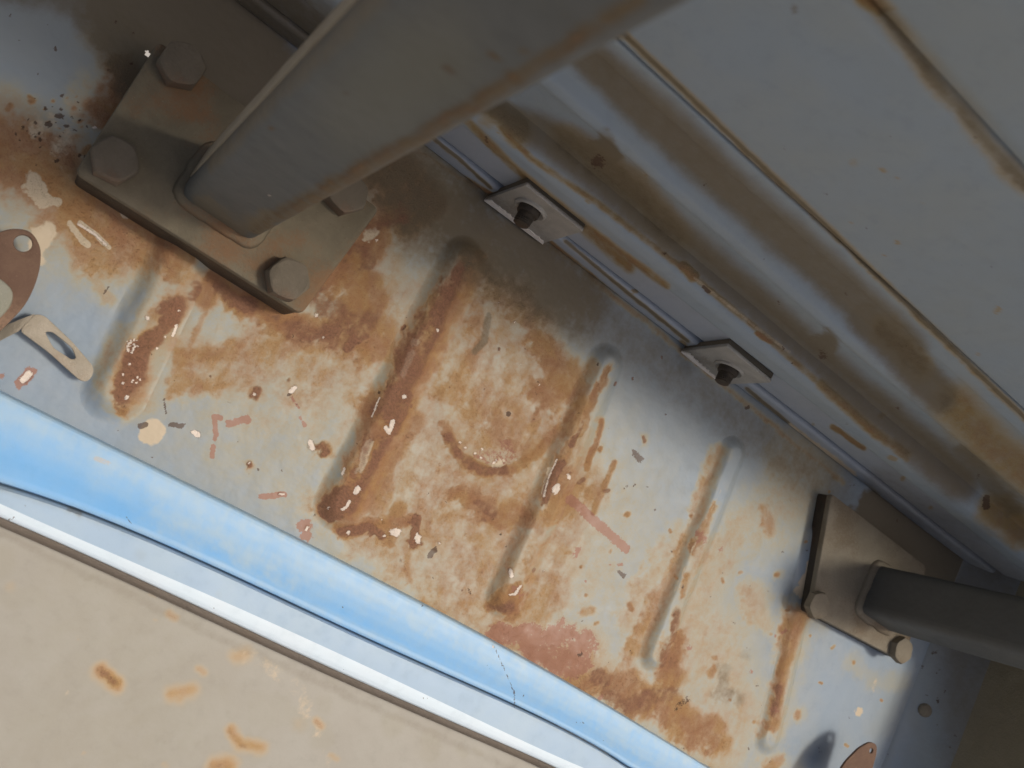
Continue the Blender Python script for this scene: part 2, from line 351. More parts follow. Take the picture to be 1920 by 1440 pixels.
    A('chip', [(706, 451)], 3, .9, .3, .3); A('chip', [(592, 590)], 4, .8, .3, .5); A('chip', [(606, 633)], 3, .7, .3, .5)
    A('rust', [(612, 520), (625, 470)], 11, .72, .4, .3)
    A('rust', [(750, 480), (740, 540), (720, 620)], 26, .42, .6, 1, .5)
    # brown film below the wall, with the wall's shade painted in
    A('grime_shade', [(690, 300, 70), (820, 380, 100), (960, 470, 100), (1080, 560, 80)], 90, .85, .9, .5, .3)
    A('grime_shade', [(1080, 560, 80), (1260, 690, 60), (1420, 810, 55), (1560, 900, 60)], 70, .48, 1, .4, .3)
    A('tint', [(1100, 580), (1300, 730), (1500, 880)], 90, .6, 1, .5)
    A('rust', [(720, 330), (780, 380)], 55, 1.0, .7, 1, .3); A('deep', [(700, 420), (760, 400)], 18, .5, .7)
    A('rust', [(760, 268), (930, 372), (1270, 652), (1580, 905)], 6, .48, 1, 1, .5)
    A('rust', [(900, 520), (960, 560), (1010, 600)], 46, .6, .7, 1, .5); A('grime_shade', [(915, 590), (905, 640), (890, 660)], 7, .6, .5)
    A('rust', [(1010, 650), (1050, 690), (1080, 760), (1050, 800)], 34, .75, .7, 1, .5)
    # second rib's rust and run-off
    A('rust', [(880, 500, 36), (820, 600, 40), (748, 740, 50), (682, 880, 54), (650, 960, 40)], 40, .92, .45, 1, .3)
    A('deep', [(858, 500, 18), (808, 610, 26), (765, 690, 32), (730, 770, 30)], 24, .72, .5, 1, .3)
    A('deep', [(770, 740, 10), (735, 810, 12), (690, 880, 13), (655, 950, 18)], 14, .8, .5)
    A('deep', [(690, 820), (660, 890)], 12, .6, .6); A('deep', [(620, 950), (640, 935), (630, 965)], 20, 1.0, .4)
    A('rust', [(880, 540), (900, 640), (870, 700)], 22, .62, .6, 1, .4); A('rust', [(770, 790, 30), (720, 870, 38), (690, 950, 30)], 32, .72, .5, 1, .3)
    A('chip', [(730, 806), (737, 790)], 4.5, 1.0, .25, .6); A('chip', [(722, 802), (728, 812)], 4, 1, .25, .5); A('chip', [(671, 915), (667, 922)], 5, 1, .3, .6)
    A('chip', [(759, 742)], 5, .9, .3, .5); A('chip', [(697, 782), (712, 745)], 1.6, .9, .3, .3); A('chip', [(643, 955), (650, 950), (655, 940)], 3, .9, .4, .8)
    A('chip', [(640, 890), (645, 878)], 3, .8, .4, .8); A('chip', [(820, 620)], 3.5, .8, .4); A('chip', [(617, 955)], 3, .8, .4)
    A('cream', [(780, 640)], 9, .7, .5); A('cream', [(755, 700), (775, 660)], 7, .6, .6); A('cream', [(680, 850), (670, 880), (690, 830)], 10, .7, .6)
    # the round pressing
    th = np.linspace(math.radians(205), math.radians(-20), 16)
    arc = [(945+115*math.cos(t)*-1*-1, 775+108*abs(math.sin(t)) if t > 0 else 775+108*math.sin(t)) for t in th]
    A('rust', [(830, 800), (860, 850), (905, 880), (960, 885), (1010, 850), (1045, 800)], 15, .84, .8, .9, .4)
    A('deep', [(838, 815), (868, 855), (905, 880), (945, 882)], 9, .72, .8, 1.1); A('deep', [(960, 876), (985, 865)], 6, .3, .8)
    A('rust', [(850, 740), (930, 800), (1000, 800), (980, 850)], 62, .60, .7, 1, .5); A('rust', [(1020, 740), (1060, 700)], 36, .75, .7, 1, .5)
    A('rust', [(870, 700), (960, 700)], 36, .45, .7, 1, .7); A('primer', [(905, 850), (950, 860), (960, 835)], 15, .5, .6)
    for p in [(863, 829), (873, 838), (892, 849), (902, 858), (905, 842), (925, 867), (930, 862)]: A('chip', [p], 2.6, .9, .4, .6)
    A('cream', [(925, 868), (940, 866)], 9, .7, .6); A('fleck', [(954, 776)], 5, .9, .4)
    # centre, lower
    A('rust', [(880, 920, 34), (910, 960, 48), (980, 960, 40)], 44, .80, .55, 1, .5); A('deep', [(900, 945), (925, 960)], 12, .6, .6)
    A('rust', [(800, 860), (830, 960), (790, 1010)], 24, .48, .6, 1, .6); A('rust', [(740, 960), (720, 1000)], 34, .75, .5, 1, .3)
    A('rust', [(640, 1000), (700, 985), (780, 975)], 16, .9, .5); A('deep', [(640, 1000), (690, 990), (715, 1005)], 9, .9, .4); A('deep', [(785, 970), (775, 1020)], 9, .9, .4)
    A('primer', [(575, 990), (570, 1010)], 12, 1.0, .35); A('chip', [(574, 995), (578, 990)], 2.5, .8, .5)
    A('chip', [(745, 1000), (738, 998)], 7, .95, .4); A('chip', [(785, 1003), (782, 1015)], 5, .9, .5); A('chip', [(720, 1005)], 3, .8, .4); A('chip', [(655, 1000)], 3.5, .8, .5); A('chip', [(824, 1020)], 3, .8, .4)
    A('fleck', [(815, 1030), (803, 1042)], 5, .8, .4); A('rust', [(760, 1030, 14), (765, 1090, 8)], 12, .6, .6)
    A('rust', [(870, 1000), (850, 1070), (900, 1030)], 40, .38, .7, 1, .8); A('rust', [(900, 1010), (930, 1060)], 18, .52, .6)
    # third rib
    A('rust', [(1140, 690, 9), (1075, 830, 13), (1020, 930, 19)], 14, .72, .7, 1.3, .4); A('rust', [(1000, 985, 12), (975, 1050, 9)], 11, .5, .8, 1.4, .5); A('tint', [(1160, 690), (1080, 860)], 18, .5, 1)
    A('deep', [(1092, 790, 4), (1072, 835, 7)], 6, .7, .6); A('deep', [(1056, 868, 7), (1035, 905, 12), (1020, 940, 8)], 9, .85, .6)
    A('rust', [(1070, 890), (1045, 960), (1100, 920)], 34, .66, .6, 1, .4); A('rust', [(1130, 790), (1100, 880)], 7, .8, .6); A('rust', [(1150, 870), (1110, 960)], 8, .7, .6, 1)
    A('rust', [(935, 1125), (955, 1115), (960, 1140)], 26, .95, .5); A('deep', [(935, 1140), (955, 1135)], 11, .7, .6); A('primer', [(965, 1110)], 14, .6, .5)
    A('chip', [(1040, 920), (1050, 912), (1045, 925)], 5, 1, .4); A('chip', [(957, 1070), (958, 1080)], 3.5, 1, .3, .5); A('chip', [(975, 1100), (965, 1115), (955, 1115)], 2.4, .9, .4); A('chip', [(1068, 895), (1066, 890)], 3, .8, .5)
    A('chip', [(1045, 862), (1030, 895), (1020, 930)], 2, .8, .6); A('cream', [(1035, 880), (1020, 925)], 7, .6, .6)
    A('rust', [(990, 1060), (1000, 1120), (1050, 1090)], 30, .55, .6, 1, .6); A('rust', [(880, 1120), (920, 1160), (1000, 1170), (1040, 1120)], 34, .52, .6, 1, .6)
    # bare salmon primer and brown along the sill
    A('primer', [(930, 1190, 20), (990, 1190, 26), (1055, 1195, 24)], 24, .9, .4); A('primer', [(1000, 1225), (1060, 1250), (1085, 1215)], 26, .85, .45)
    A('rust', [(930, 1185), (1020, 1230), (1090, 1250)], 34, .62, .5); A('fleck', [(1085, 1228)], 7, .6, .5)
    A('rust', [(1075, 1280), (1180, 1300), (1250, 1330), (1330, 1390)], 40, .78, .55, 1, .45); A('deep', [(1120, 1265), (1130, 1280)], 15, .7, .5); A('deep', [(1140, 1310), (1180, 1320), (1260, 1300)], 20, .55, .6)
    A('rust', [(1270, 1200, 20), (1255, 1270, 36)], 26, .85, .6, 1, .4); A('deep', [(1268, 1150), (1262, 1190), (1240, 1240)], 9, .65, .6); A('fleck', [(1270, 1330), (1290, 1310)], 9, .5, .7)
    # fourth rib
    A('rust', [(1275, 1020, 14), (1240, 1100, 17), (1190, 1210, 20), (1140, 1290, 20)], 18, .58, .5, 1, .3)
    A('rust', [(1335, 945, 6), (1305, 1030, 12)], 10, .62, .8, 1.5, .6); A('rust', [(1290, 1080), (1278, 1120)], 9, .6, .8, 1.5, .6); A('primer', [(1310, 1000), (1318, 1010)], 9, .7, .5)
    A('cream', [(1360, 900), (1300, 1030), (1260, 1120)], 3, .4, .6, .8, .6)  # pale streak: the fourth rib's highlight painted on
    A('rust', [(1430, 960), (1440, 990)], 18, .55, .6); A('rust', [(1410, 1110), (1420, 1170)], 30, .45, .7)
    # fifth rib and around the right post
    A('rust', [(1500, 1160, 16), (1470, 1250, 14), (1445, 1360, 16)], 14, .75, .5, .8, .3); A('deep', [(1460, 1290), (1450, 1340)], 8, .7, .5); A('primer', [(1450, 1335)], 9, .8, .4)
    A('rust', [(1480, 1170), (1500, 1150)], 22, .7, .6); A('cream', [(1500, 1110, 10), (1515, 1060, 5)], 9, .7, .7); A('tint', [(1500, 930), (1530, 1000)], 40, .6, .7)  # pale stroke by the flange paints the glint on the floor's edge
    A('grime_shade', [(1360, 1260), (1350, 1310), (1385, 1310)], 17, .5, .7, 1, .5); A('grime_shade', [(1400, 1230)], 14, .4, .7)
    A('rust', [(1460, 1420), (1440, 1440)], 18, .6, .5); A('rust', [(1600, 1240), (1630, 1270), (1690, 1280)], 22, .22, .8); A('cream', [(1612, 1335)], 10, .6, .5)
    A('cream', [(1655, 1270), (1640, 1290)], 12, .35, .8)
    A('tint', [(1690, 1280), (1660, 1360)], 26, .45, .8); A('grime_shade', [(1640, 960, 40), (1800, 1080, 90), (1920, 1160, 100)], 60, 1.1, .5, .8, .15)  # shade of the far right corner painted over the floor
    # first rib
    A('deep', [(225, 740, 18), (245, 705, 28), (270, 660, 22)], 24, 1.0, .35, .8); A('deep', [(285, 640), (325, 600), (330, 575)], 17, .9, .4)
    A('deep', [(265, 670), (300, 640)], 15, .85, .4); A('deep', [(355, 555), (365, 540)], 12, .8, .5); A('deep', [(310, 580)], 14, .8, .4)
    A('rust', [(240, 740, 30), (290, 640, 36), (345, 530, 34)], 34, .55, .45, 1, .4); A('rust', [(385, 580), (360, 640), (320, 740)], 9, .55, .5, 1)
    A('rust', [(340, 480), (330, 520), (375, 520)], 24, .6, .6); A('rust', [(225, 765)], 14, .9, .4)
    A('chip', [(332, 610), (325, 630)], 2.6, 1, .35, .5); A('chip', [(277, 597)], 4, .95, .3, .5); A('chip', [(236, 745)], 4, .9, .4, .7); A('chip', [(312, 634)], 3, .9, .4); A('chip', [(336, 583)], 2.4, .9, .4)
    for q in range(26):
        t = random.random(); A('chip', [(243+t*12+random.uniform(-9, 9), 655-t*14+random.uniform(-10, 10))], random.uniform(1, 2.6), .95, .4, .5)
    for p in [(231, 702), (250, 712), (258, 708), (262, 712), (255, 718), (295, 655), (230, 718), (247, 716), (243, 683)]: A('chip', [p], 2.4, .95, .4, .5)
    # scratches
    A('primer', [(1072, 938), (1174, 1029)], 8, 1.25, .15, .3); A('primer', [(490, 932), (535, 927)], 5, 1.2, .25, .6); A('chip', [(525, 927), (533, 926)], 2.2, .8, .4, .5)
    A('primer', [(403, 782), (405, 815), (402, 822)], 4, 1.2, .25, .6); A('primer', [(400, 835), (399, 855)], 4, 1.1, .3, .6); A('primer', [(403, 783), (414, 785)], 5, 1.2, .25); A('primer', [(428, 795), (466, 785)], 6, 1.2, .3, .8)
    A('primer', [(547, 745), (560, 765)], 3, .7, .4, .5); A('primer', [(562, 783), (572, 798)], 4, .9, .4, .5); A('primer', [(1078, 1040), (1082, 1030)], 6, .9, .4)
    A('fleck', [(308, 748), (311, 775)], 2, .8, .3, .3); A('fleck', [(195, 550), (203, 538)], 2.2, .8, .3, .3); A('fleck', [(320, 795), (340, 799)], 5, .9, .3, .5)
    A('chip', [(42, 712), (54, 700)], 5.5, 1.2, .3, .5); A('primer', [(36, 718), (58, 696)], 10, .9, .35, .5); A('primer', [(0, 705)], 8, .8, .4)
    A('chip', [(363, 810), (371, 816)], 4.5, 1.2, .3, .5); A('chip', [(546, 735), (553, 728)], 4.5, 1.1, .4, .6); A('fleck', [(540, 742), (546, 738)], 3, .8, .4)
    A('chip', [(581, 828), (585, 838)], 5, 1.1, .4, .8); A('deep', [(598, 836), (606, 848)], 10, .9, .4, 1.4); A('chip', [(478, 740)], 3.5, .8, .4); A('deep', [(484, 732), (478, 745)], 8, .7, .5)
    A('cream', [(280, 812), (286, 806)], 21, 1.25, .15, .35); A('rust', [(283, 810)], 18, .36, .3, .3); A('fleck', [(262, 798), (272, 795)], 5, 1.1, .3, .6)
    A('deep', [(467, 868)], 7, .8, .5); A('chip', [(467, 866)], 2.5, .9, .4); A('fleck', [(483, 880)], 4, .8, .4)
    A('fleck', [(1185, 845), (1200, 860)], 6, .7, .5); A('fleck', [(1160, 1075), (1168, 1082)], 5, .8, .4); A('rust', [(1125, 842)], 6, .8, .5); A('fleck', [(1400, 765)], 5, .9, .3)
    s.dots('fleck', 60, (140, 560, 620, 960), .8, 3, .6, 3); s.dots('fleck', 70, (600, 560, 1250, 1250), .8, 3.5, .6, 4); s.dots('fleck', 60, (1250, 900, 1700, 1440), 1, 4, .6, 5)
    s.dots('rust', 60, (950, 900, 1700, 1440), 3, 11, .7, 6); s.dots('deep', 30, (380, 600, 1250, 1180), 2, 6, .8, 8); s.dots('chip', 14, (560, 560, 1080, 1120), .8, 2.2, .9, 9); s.dots('fleck', 40, (0, 0, 260, 300), 1, 4, .7, 10); s.dots('fleck', 55, (30, 180, 170, 310), 1.2, 6, .8, 13, 1.2); s.dots('rust', 30, (20, 180, 180, 310), 2, 8, .8, 14)
    s.dots('primer', 16, (1050, 980, 1500, 1400), 2, 6, .8, 12)
    return s.out()

def dents(x, y): return fbm(x, y, .11, 3, 201)*.0007+fbm(x, y, .02, 3, 231)*.00014
DISH = P(945, 775)
def floor_z(x, y):
    d = np.hypot(x-DISH[0], y-DISH[1])
    return dents(x, y)-.0012*(1-sst(.020, .040, d))+.0007*np.exp(-((d-.037)/.005)**2)*sst(.01, -.03, y-DISH[1])
def rib_d(x, y, k):
    (a, b, r) = RIBS[k]; a = P(*a); b = P(*b)
    if k == 0: b = b+(b-a)*.25
    return cap(x, y, [(a[0], a[1]), (b[0], b[1])], r)

# ------------------------------------------------------------------ unseen ground under the bay, added to bounce sun onto the wall
kg = NT('pale_concrete'); kg.l(kg.mix(kg.step(kg.noise(3, 6, .6), .35, .65), (.50, .475, .43), (.44, .42, .38)), kg.b.inputs['Base Color']); kg.b.inputs['Roughness'].default_value = .9
gm = bpy.data.meshes.new('ground'); gm.from_pydata([(-400, -400, -.75), (400, -400, -.75), (400, 400, -.75), (-400, 400, -.75)], [], [(0, 1, 2, 3)]); gm.materials.append(kg.m)
go = bpy.data.objects.new('ground', gm); S.collection.objects.link(go); go['kind'] = 'structure'

# ------------------------------------------------------------------ floor panel
fl = thing('floor_panel', 'rust-stained grey-blue ribbed floor panel with peeling paint between the blue sill and the dim wall', 'metal panel', (.25, .1, 0))
xs = np.arange(-.175, .6235, .0007); ys = np.arange(-.028, .2235, .0007)
X, Y = [a.ravel() for a in np.meshgrid(xs, ys, indexing='ij')]
Z = floor_z(X, Y)
for k in range(5): Z -= .0008*(1-sst(.80, .96, rib_d(X, Y, k)))
Z += sst(.612, .6235, X)*.0012
V = np.stack([X, Y, Z], 1); Fc = grid_faces(len(xs), len(ys)); T = image_px(V)
hd = np.hypot((T[:, 0]-277)*1.15-.25*(T[:, 1]-102), T[:, 1]-101); Fc = Fc[~(hd[Fc] < 7.5).all(1)]       # rusted-through pinhole: daylight shows below
part('sheet', V, Fc, M_floor, fl, 180, floor_wear_shade(V))
for k in range(5):
    a, b, r = RIBS[k]; a = P(*a); b = P(*b); b2 = b+(b-a)*(.25 if k == 0 else 0)
    d = (b2-a)[:2]; ln = np.linalg.norm(d); d /= ln; e = np.array([d[1], -d[0]])
    us = np.arange(-r*1.02, ln+r*1.02, .0006); ws = np.arange(-r*1.02, r*1.02, .0006)
    U, W = [q.ravel() for q in np.meshgrid(us, ws, indexing='ij')]
    x = a[0]+U*d[0]+W*e[0]; y = a[1]+U*d[1]+W*e[1]; dd = rib_d(x, y, k)
    H = .0056*(1-sst(.28, .97, dd+.05*fbm(x, y, .012, 3, 7)))*(1, 1, .95, .75, .55)[k]
    z = floor_z(x, y)+H+.00006; V = np.stack([x, y, z], 1)
    Fc = grid_faces(len(us), len(ws)); Fc = Fc[(dd[Fc] < 1.0).all(1)]
    keep = np.unique(Fc); rm = np.zeros(len(V), int); rm[keep] = np.arange(len(keep)); V = V[keep]; Fc = rm[Fc]
    part('pressed_rib', V, Fc, M_floor, fl, 180, floor_wear_shade(V))

# ------------------------------------------------------------------ overhanging side wall
YW = .2143
def wall_wear_shade(V):
    s = Wear(V)
    def A(lay, pts, r, k=1.0, soft=.5, warp=1.0, mottle=0.0): s.add(lay, pts, r, k, soft, warp*(.22 if len(pts) > 2 else .6), mottle*.6)
    A('rust', [(755, 265), (925, 366), (1265, 645), (1605, 912), (1800, 1065)], 4, .8, .9, 1.5, .8)         # corner
    A('cream', [(775, 262), (800, 277)], 6, .5, .9); A('cream', [(1480, 800), (1600, 890)], 9, .6, .7); A('rust', [(1480, 815), (1640, 930)], 9, .6, .8)
    for q in [[(800, 250), (860, 297), (920, 352)], [(1060, 452), (1180, 552), (1290, 640)], [(1400, 728), (1500, 812), (1620, 910), (1720, 1000)]]:
        A('grime_shade', q, 2.8, 1.1, .6, 2); A('rust', q, 4, .45, .8, 2, .8)
    A('rust', [(860, 210), (960, 310), (1100, 425), (1250, 535)], 7, .62, .8, 1.5, .7); A('rust', [(985, 340), (1100, 430), (1180, 500)], 12, .6, .8, .8, .5); A('grime_shade', [(985, 335), (1095, 422)], 6, .6, .7)  # dark line above the first clip is its contact shade, painted
    A('rust', [(1280, 500), (1300, 520)], 10, .9, .6); A('fleck', [(1318, 537), (1330, 548)], 4, .8, .5); A('rust', [(1420, 625), (1445, 640)], 6, .9, .5)
    A('rust', [(890, 190), (1000, 300), (1120, 380), (1290, 510), (1430, 625), (1560, 740), (1700, 860)], 6, .6, .8, .9, .9)
    A('cream', [(1300, 520), (1420, 615), (1480, 660)], 6, .45, .8); A('rust', [(1540, 720), (1640, 810), (1700, 850)], 10, .7, .7, 1, .7); A('rust', [(1620, 840), (1560, 800)], 5, .7, .6)
    A('grime_shade', [(905, 190, 22), (1100, 300, 52), (1250, 430, 44), (1420, 570, 38), (1600, 730, 38), (1800, 900, 44)], 42, .80, .7, .8, .15)
    A('rust', [(930, 215), (980, 245)], 26, .75, .8, 1, .4); A('rust', [(1060, 270), (1180, 350), (1260, 440)], 32, .62, .8, 1, .5)
    A('grime_shade', [(1122, 280), (1130, 292)], 30, 1.15, .7, 1.3, .3); A('fleck', [(1122, 300)], 15, .7, .8); A('grime_shade', [(1537, 648), (1544, 662)], 28, 1.15, .7, 1.3, .3); A('fleck', [(1540, 665)], 15, .5, .8)
    A('grime_shade', [(1090, 95, 40), (1240, 230, 46), (1400, 380, 44), (1560, 520, 42), (1700, 650, 44)], 42, .76, .6, .8, .15)
    A('grime_shade', [(1620, 590), (1720, 700), (1760, 740)], 38, .85, .6, .8, .2); A('rust', [(1660, 620), (1720, 690)], 26, .7, .8)
    A('rust', [(1790, 760), (1850, 830), (1940, 900)], 42, .60, .7, 1, .3); A('rust', [(1870, 960), (1940, 1000)], 36, .62, .6); A('grime_shade', [(1800, 850), (1900, 950)], 20, .7, .7)
    A('fleck', [(1850, 935), (1850, 950)], 7, .8, .5)
    q = [(1150, 45), (1260, 150), (1400, 285), (1560, 435), (1720, 590), (1840, 705), (1940, 800)]
    A('grime_shade', q, 3.8, 1.0, .6, 2); A('rust', q, 8, .5, .8, 2, .6); A('rust', [(1140, 35), (1160, 60)], 14, .8, .7)
    q = [(1640, 0), (1700, 85), (1760, 160), (1840, 255), (1930, 355)]
    A('rust', q, 19, .45, .9, 2.5, .5); A('grime_shade', q, 11, .62, .7, 2.5, .6); A('rust', [(1620, -10), (1650, 15)], 18, .8, .7)
    A('tint', [(1900, 100), (1800, 60), (1700, -20)], 130, .28, .8); A('tint', [(1500, 330), (1700, 420), (1800, 560)], 130, .2, .9, 1, .6); A('grime_shade', [(1490, 12), (1490, 20)], 8, .6, .7)
    A('fleck', [(1910, 280), (1920, 295)], 7, .7, .6); A('rust', [(1600, 305)], 8, .3, .8)
    A('grime_shade', [(300, -80), (560, 100), (700, 200)], 120, .8, .6, .8, .3)  # corner shade behind the left post painted on
    A('grime_shade', [(1650, 900), (1800, 1010), (1900, 1100)], 40, .45, .8);  # wall's far right end, corner shade painted on
    s.dots('fleck', 50, (900, 250, 1900, 1100), 1, 4.5, .7, 21); s.dots('fleck', 30, (1200, 0, 1900, 700), 1, 3, .6, 22); s.dots('rust', 40, (900, 200, 1900, 1000), 2, 7, .6, 23)
    return s.out()
sw = thing('side_panel', 'dim blue-grey stepped wall panel overhanging the rusty floor, with long rust-stained seams', 'metal panel', (.25, YW, .0))
xw = np.arange(-.20, .86, .0016)
def strip(name, pts, mat, step=.0009):
    pts = [np.array(p, float) for p in pts]; zs = []; yy = []
    for a, b in zip(pts[:-1], pts[1:]):
        n = max(1, int(round(np.linalg.norm(b-a)/step)))
        for i in range(n): zs.append(a[0]+(b[0]-a[0])*i/n); yy.append(a[1]+(b[1]-a[1])*i/n)
    zs.append(pts[-1][0]); yy.append(pts[-1][1]); zs = np.array(zs); yy = np.array(yy)
    ker = np.array([1, 2, 3, 2, 1.])/9                                                      # soften pressed corners
    if len(yy) > 7: yy[2:-2] = np.convolve(yy, ker, 'same')[2:-2]
    A, B = np.meshgrid(xw, np.arange(len(zs)), indexing='ij'); A = A.ravel(); B = B.ravel()
    z = zs[B]; y = YW+yy[B]+fbm(A, z, .16, 3, 301)*.0011
    zt_ = np.interp(A, [-.2, .10, .20, .26, .30, .325, .40, .50, .86], [.72, .72, .70, .62, .48, .38, .30, .275, .262])   # unseen top edge drops to the right, shaped for its shadow on the floor
    Fc = grid_faces(len(xw), len(zs))
    if name == 'upper_sheet': z = np.where(z > .1912, .1912+(z-.1912)*np.minimum(1, (zt_-.1912)/(.2875-.1912)), z)
    if name == 'top_sheet': z = np.where(z > .2897, .2897+(z-.2897)*np.maximum(zt_-.2897, .002)/(.402-.2897), z); Fc = Fc[(zt_[Fc] > .293).all(1)]
    V = np.stack([A, y, z], 1)
    return part(name, V, Fc, mat, sw, 180, wall_wear_shade(V))
# (z, offset of the sheet towards -y is negative)
strip('corner_flange', [(-.004, .004), (.0005, -.0012), (.004, -.0022), (.0155, -.0022), (.0166, -.0005), (.0167, .004)], M_lower)
strip('mounting_strip', [(.0168, .004), (.0190, .0035), (.0195, .0004), (.021, -.0002), (.050, -.0002), (.0515, .003)], M_lower)
strip('rounded_rail', [(.0505, .0035), (.0525, .0005), (.0545, -.0035), (.058, -.0052), (.070, -.0052), (.0755, -.0035), (.0785, .0005), (.0815, .0085)], M_side)
strip('pressed_channel', [(.0805, .0075), (.084, .0095), (.119, .0095), (.125, .0055), (.1285, -.001), (.133, -.0022), (.138, -.0012), (.1425, .003), (.147, .0055), (.166, .0055), (.170, .003), (.173, .0002), (.1885, 0), (.1895, .003)], M_side)
strip('upper_sheet', [(.1885, .004), (.1905, .0030), (.1912, -.0006), (.2000, -.0012), (.282, -.0012), (.2865, .001), (.2875, .003)], M_side, .0014)
strip('top_sheet', [(.2860, .004), (.2885, .0028), (.2897, -.0004), (.295, -.001), (.40, -.001), (.402, .006)], M_side, .0016)

# ------------------------------------------------------------------ blue sill
def curve(pp, z):
    q = np.array([P(a, b, z) for a, b in pp]); i = np.argsort(q[:, 0]); return q[i, 0], q[i, 1]
XS = np.arange(-.06, .60, .0012)
def ev(pp, z):
    a, b = curve(pp, z); c = np.polyfit(a, b, 4 if len(a) > 6 else 3); lo, hi = a[0], a[-1]
    xx = np.clip(XS, lo, hi); return np.polyval(c, xx)
top = ev([(0, 738), (100, 780), (300, 882), (430, 949), (560, 1013), (640, 1053), (860, 1166), (1080, 1288), (1200, 1362), (1330, 1440)], .010)
grv = ev([(0, 910), (250, 997), (437, 1085), (560, 1139), (640, 1177), (867, 1278), (1007, 1345), (1180, 1440)], .009)
wht = ev([(0, 947), (167, 1013), (400, 1125), (533, 1182), (640, 1223), (747, 1276), (940, 1373), (1095, 1440)], .009)
end = ev([(0, 971), (133, 1026), (310, 1112), (433, 1166), (600, 1243), (640, 1262), (840, 1351), (1017, 1428)], .006)
sill = thing('door_sill', 'bright sky-blue rolled sill with a grooved pale edge running along the rusty floor', 'sill', (.25, -.03, .0))
def sill_wear_sheen(V):
    s = Wear(V); A = s.add
    for dx, k in ((0, .9), (34, .75), (62, .4)): A('tint', [(-40, 716+dx), (100, 780+dx), (300, 882+dx), (560, 1013+dx), (860, 1166+dx), (1080, 1288+dx), (1340, 1446+dx)], 26, k, 1, .8, .5)  # upper half painted paler for the sky it reflects
    A('tint', [(-10, 905), (300, 1010), (640, 1165), (1000, 1335), (1200, 1440)], 9, .6, 1, .6, .6)
    A('tint', [(300, 960), (480, 1040), (560, 1075)], 30, .8, 1, 1, .6); A('cream', [(180, 860), (205, 868)], 9, .5, .8, .5); A('fleck', [(928, 1215), (965, 1300), (964, 1330)], 1.6, .6, .5, .5)
    A('chip', [(925, 1212)], 3, .7, .5); A('grime_shade', [(130, 955), (150, 962)], 7, .5, .7, .8); A('fleck', [(0, 985), (28, 970)], 3, .6, .6); A('grime_shade', [(-5, 985), (15, 990)], 9, .8, .6)
    A('fleck', [(45, 935), (47, 960)], 2, .4, .7); A('tint', [(260, 1040)], 10, .3, .8)
    s.dots('fleck', 60, (20, 930, 1150, 1420), .9, 2.4, .7, 41, 1); s.dots('fleck', 14, (0, 780, 1150, 1400), .7, 1.2, .6, 44, 24); s.dots('fleck', 10, (0, 760, 1200, 1380), .8, 2, .6, 42, 1); s.dots('tint', 20, (0, 800, 1200, 1420), 4, 16, .25, 43)
    return s.out()
def loft(name, rows, mat, sub=3):
    R = []
    for i, (y, z) in enumerate(rows):
        z = np.broadcast_to(np.asarray(z, float), XS.shape)
        if i:
            for q in range(1, sub+1): R.append((py+(y-py)*q/sub, pz+(z-pz)*q/sub))
        else: R.append((y, z))
        py, pz = y, z
    V = np.stack([np.stack([np.broadcast_to(XS, XS.shape), y+fbm(XS, XS*0+3, .2, 2, 9)*.0004, z+fbm(XS, y*1.0, .09, 3, 401)*.0006], 1) for y, z in R], 1).reshape(-1, 3)
    return part(name, V, grid_faces(len(XS), len(R)), mat, sill, 50, sill_wear_sheen(V))
bl = lambda t: top+(grv-top)*t
loft('blue_crown', [(top+.0008, -.004), (top+.0004, .004), (top-.0003, .0092), (bl(.035), .0103), (bl(.10), .0108), (bl(.30), .0110), (bl(.48), .0107), (bl(.64), .0099), (bl(.78), .0086), (bl(.87), .0079), (bl(.93), .0079), (bl(.965), .0074), (bl(.985), .0050), (bl(1.0), -.0020)], M_sill, 4)
loft('flat_edge', [(bl(1.003), -.0022), (bl(1.02), .0050), (bl(1.05), .0070), (wht*.5+bl(1.05)*.5, .0076), (wht, .0078)], M_sill3, 3)
loft('rolled_edge', [(wht, .0077), (wht*.75+end*.25, .0078), (wht*.35+end*.65, .0076), (wht*.10+end*.90, .0066), (end, .0044), (end-.0004, .0008), (end+.001, -.003)], M_sill2, 3)
loft('shadow_strip', [(end+.0010, -.001), (end-.0015, -.0010), (end-.0032, -.0024), (end-.0050, -.0060), (end-.0056, -.013)], M_sill_shadow, 3)  # added strip, stands in for the sill's shadow

# ------------------------------------------------------------------ beige outer panel
bp = thing('outer_panel', 'beige painted outer panel with soft rust spots below the blue sill', 'metal panel', (.2, -.1, -.012))
xb = np.arange(-.10, .60, .0012); yb = np.arange(-.20, -.030, .0012)
X, Y = [a.ravel() for a in np.meshgrid(xb, yb, indexing='ij')]
Zb = -.0105-.02*np.clip(-(Y+.075), 0, 1)**1.2+fbm(X, Y, .2, 3, 501)*.0012
V = np.stack([X, Y, Zb], 1); s = Wear(V); A = s.add
A('rust', [(188, 1262), (216, 1284)], 17, .70, .9, .45); A('deep', [(194, 1266), (212, 1280)], 9, .62, 1, .4)
A('rust', [(322, 1302), (362, 1294)], 15, .52, 1, .5); A('rust', [(338, 1308)], 14, .45, 1, .5); A('rust', [(318, 1150), (328, 1157)], 8, .5, 1, .5); A('rust', [(374, 1254), (382, 1260)], 8, .5, 1, .5)
A('rust', [(443, 1230), (460, 1226)], 15, .46, 1, .5); A('rust', [(434, 1368), (450, 1394)], 13, .62, .9, .5); A('rust', [(450, 1396), (492, 1400)], 14, .58, 1, .5); A('deep', [(452, 1398), (460, 1400)], 7, .5, 1, .5)
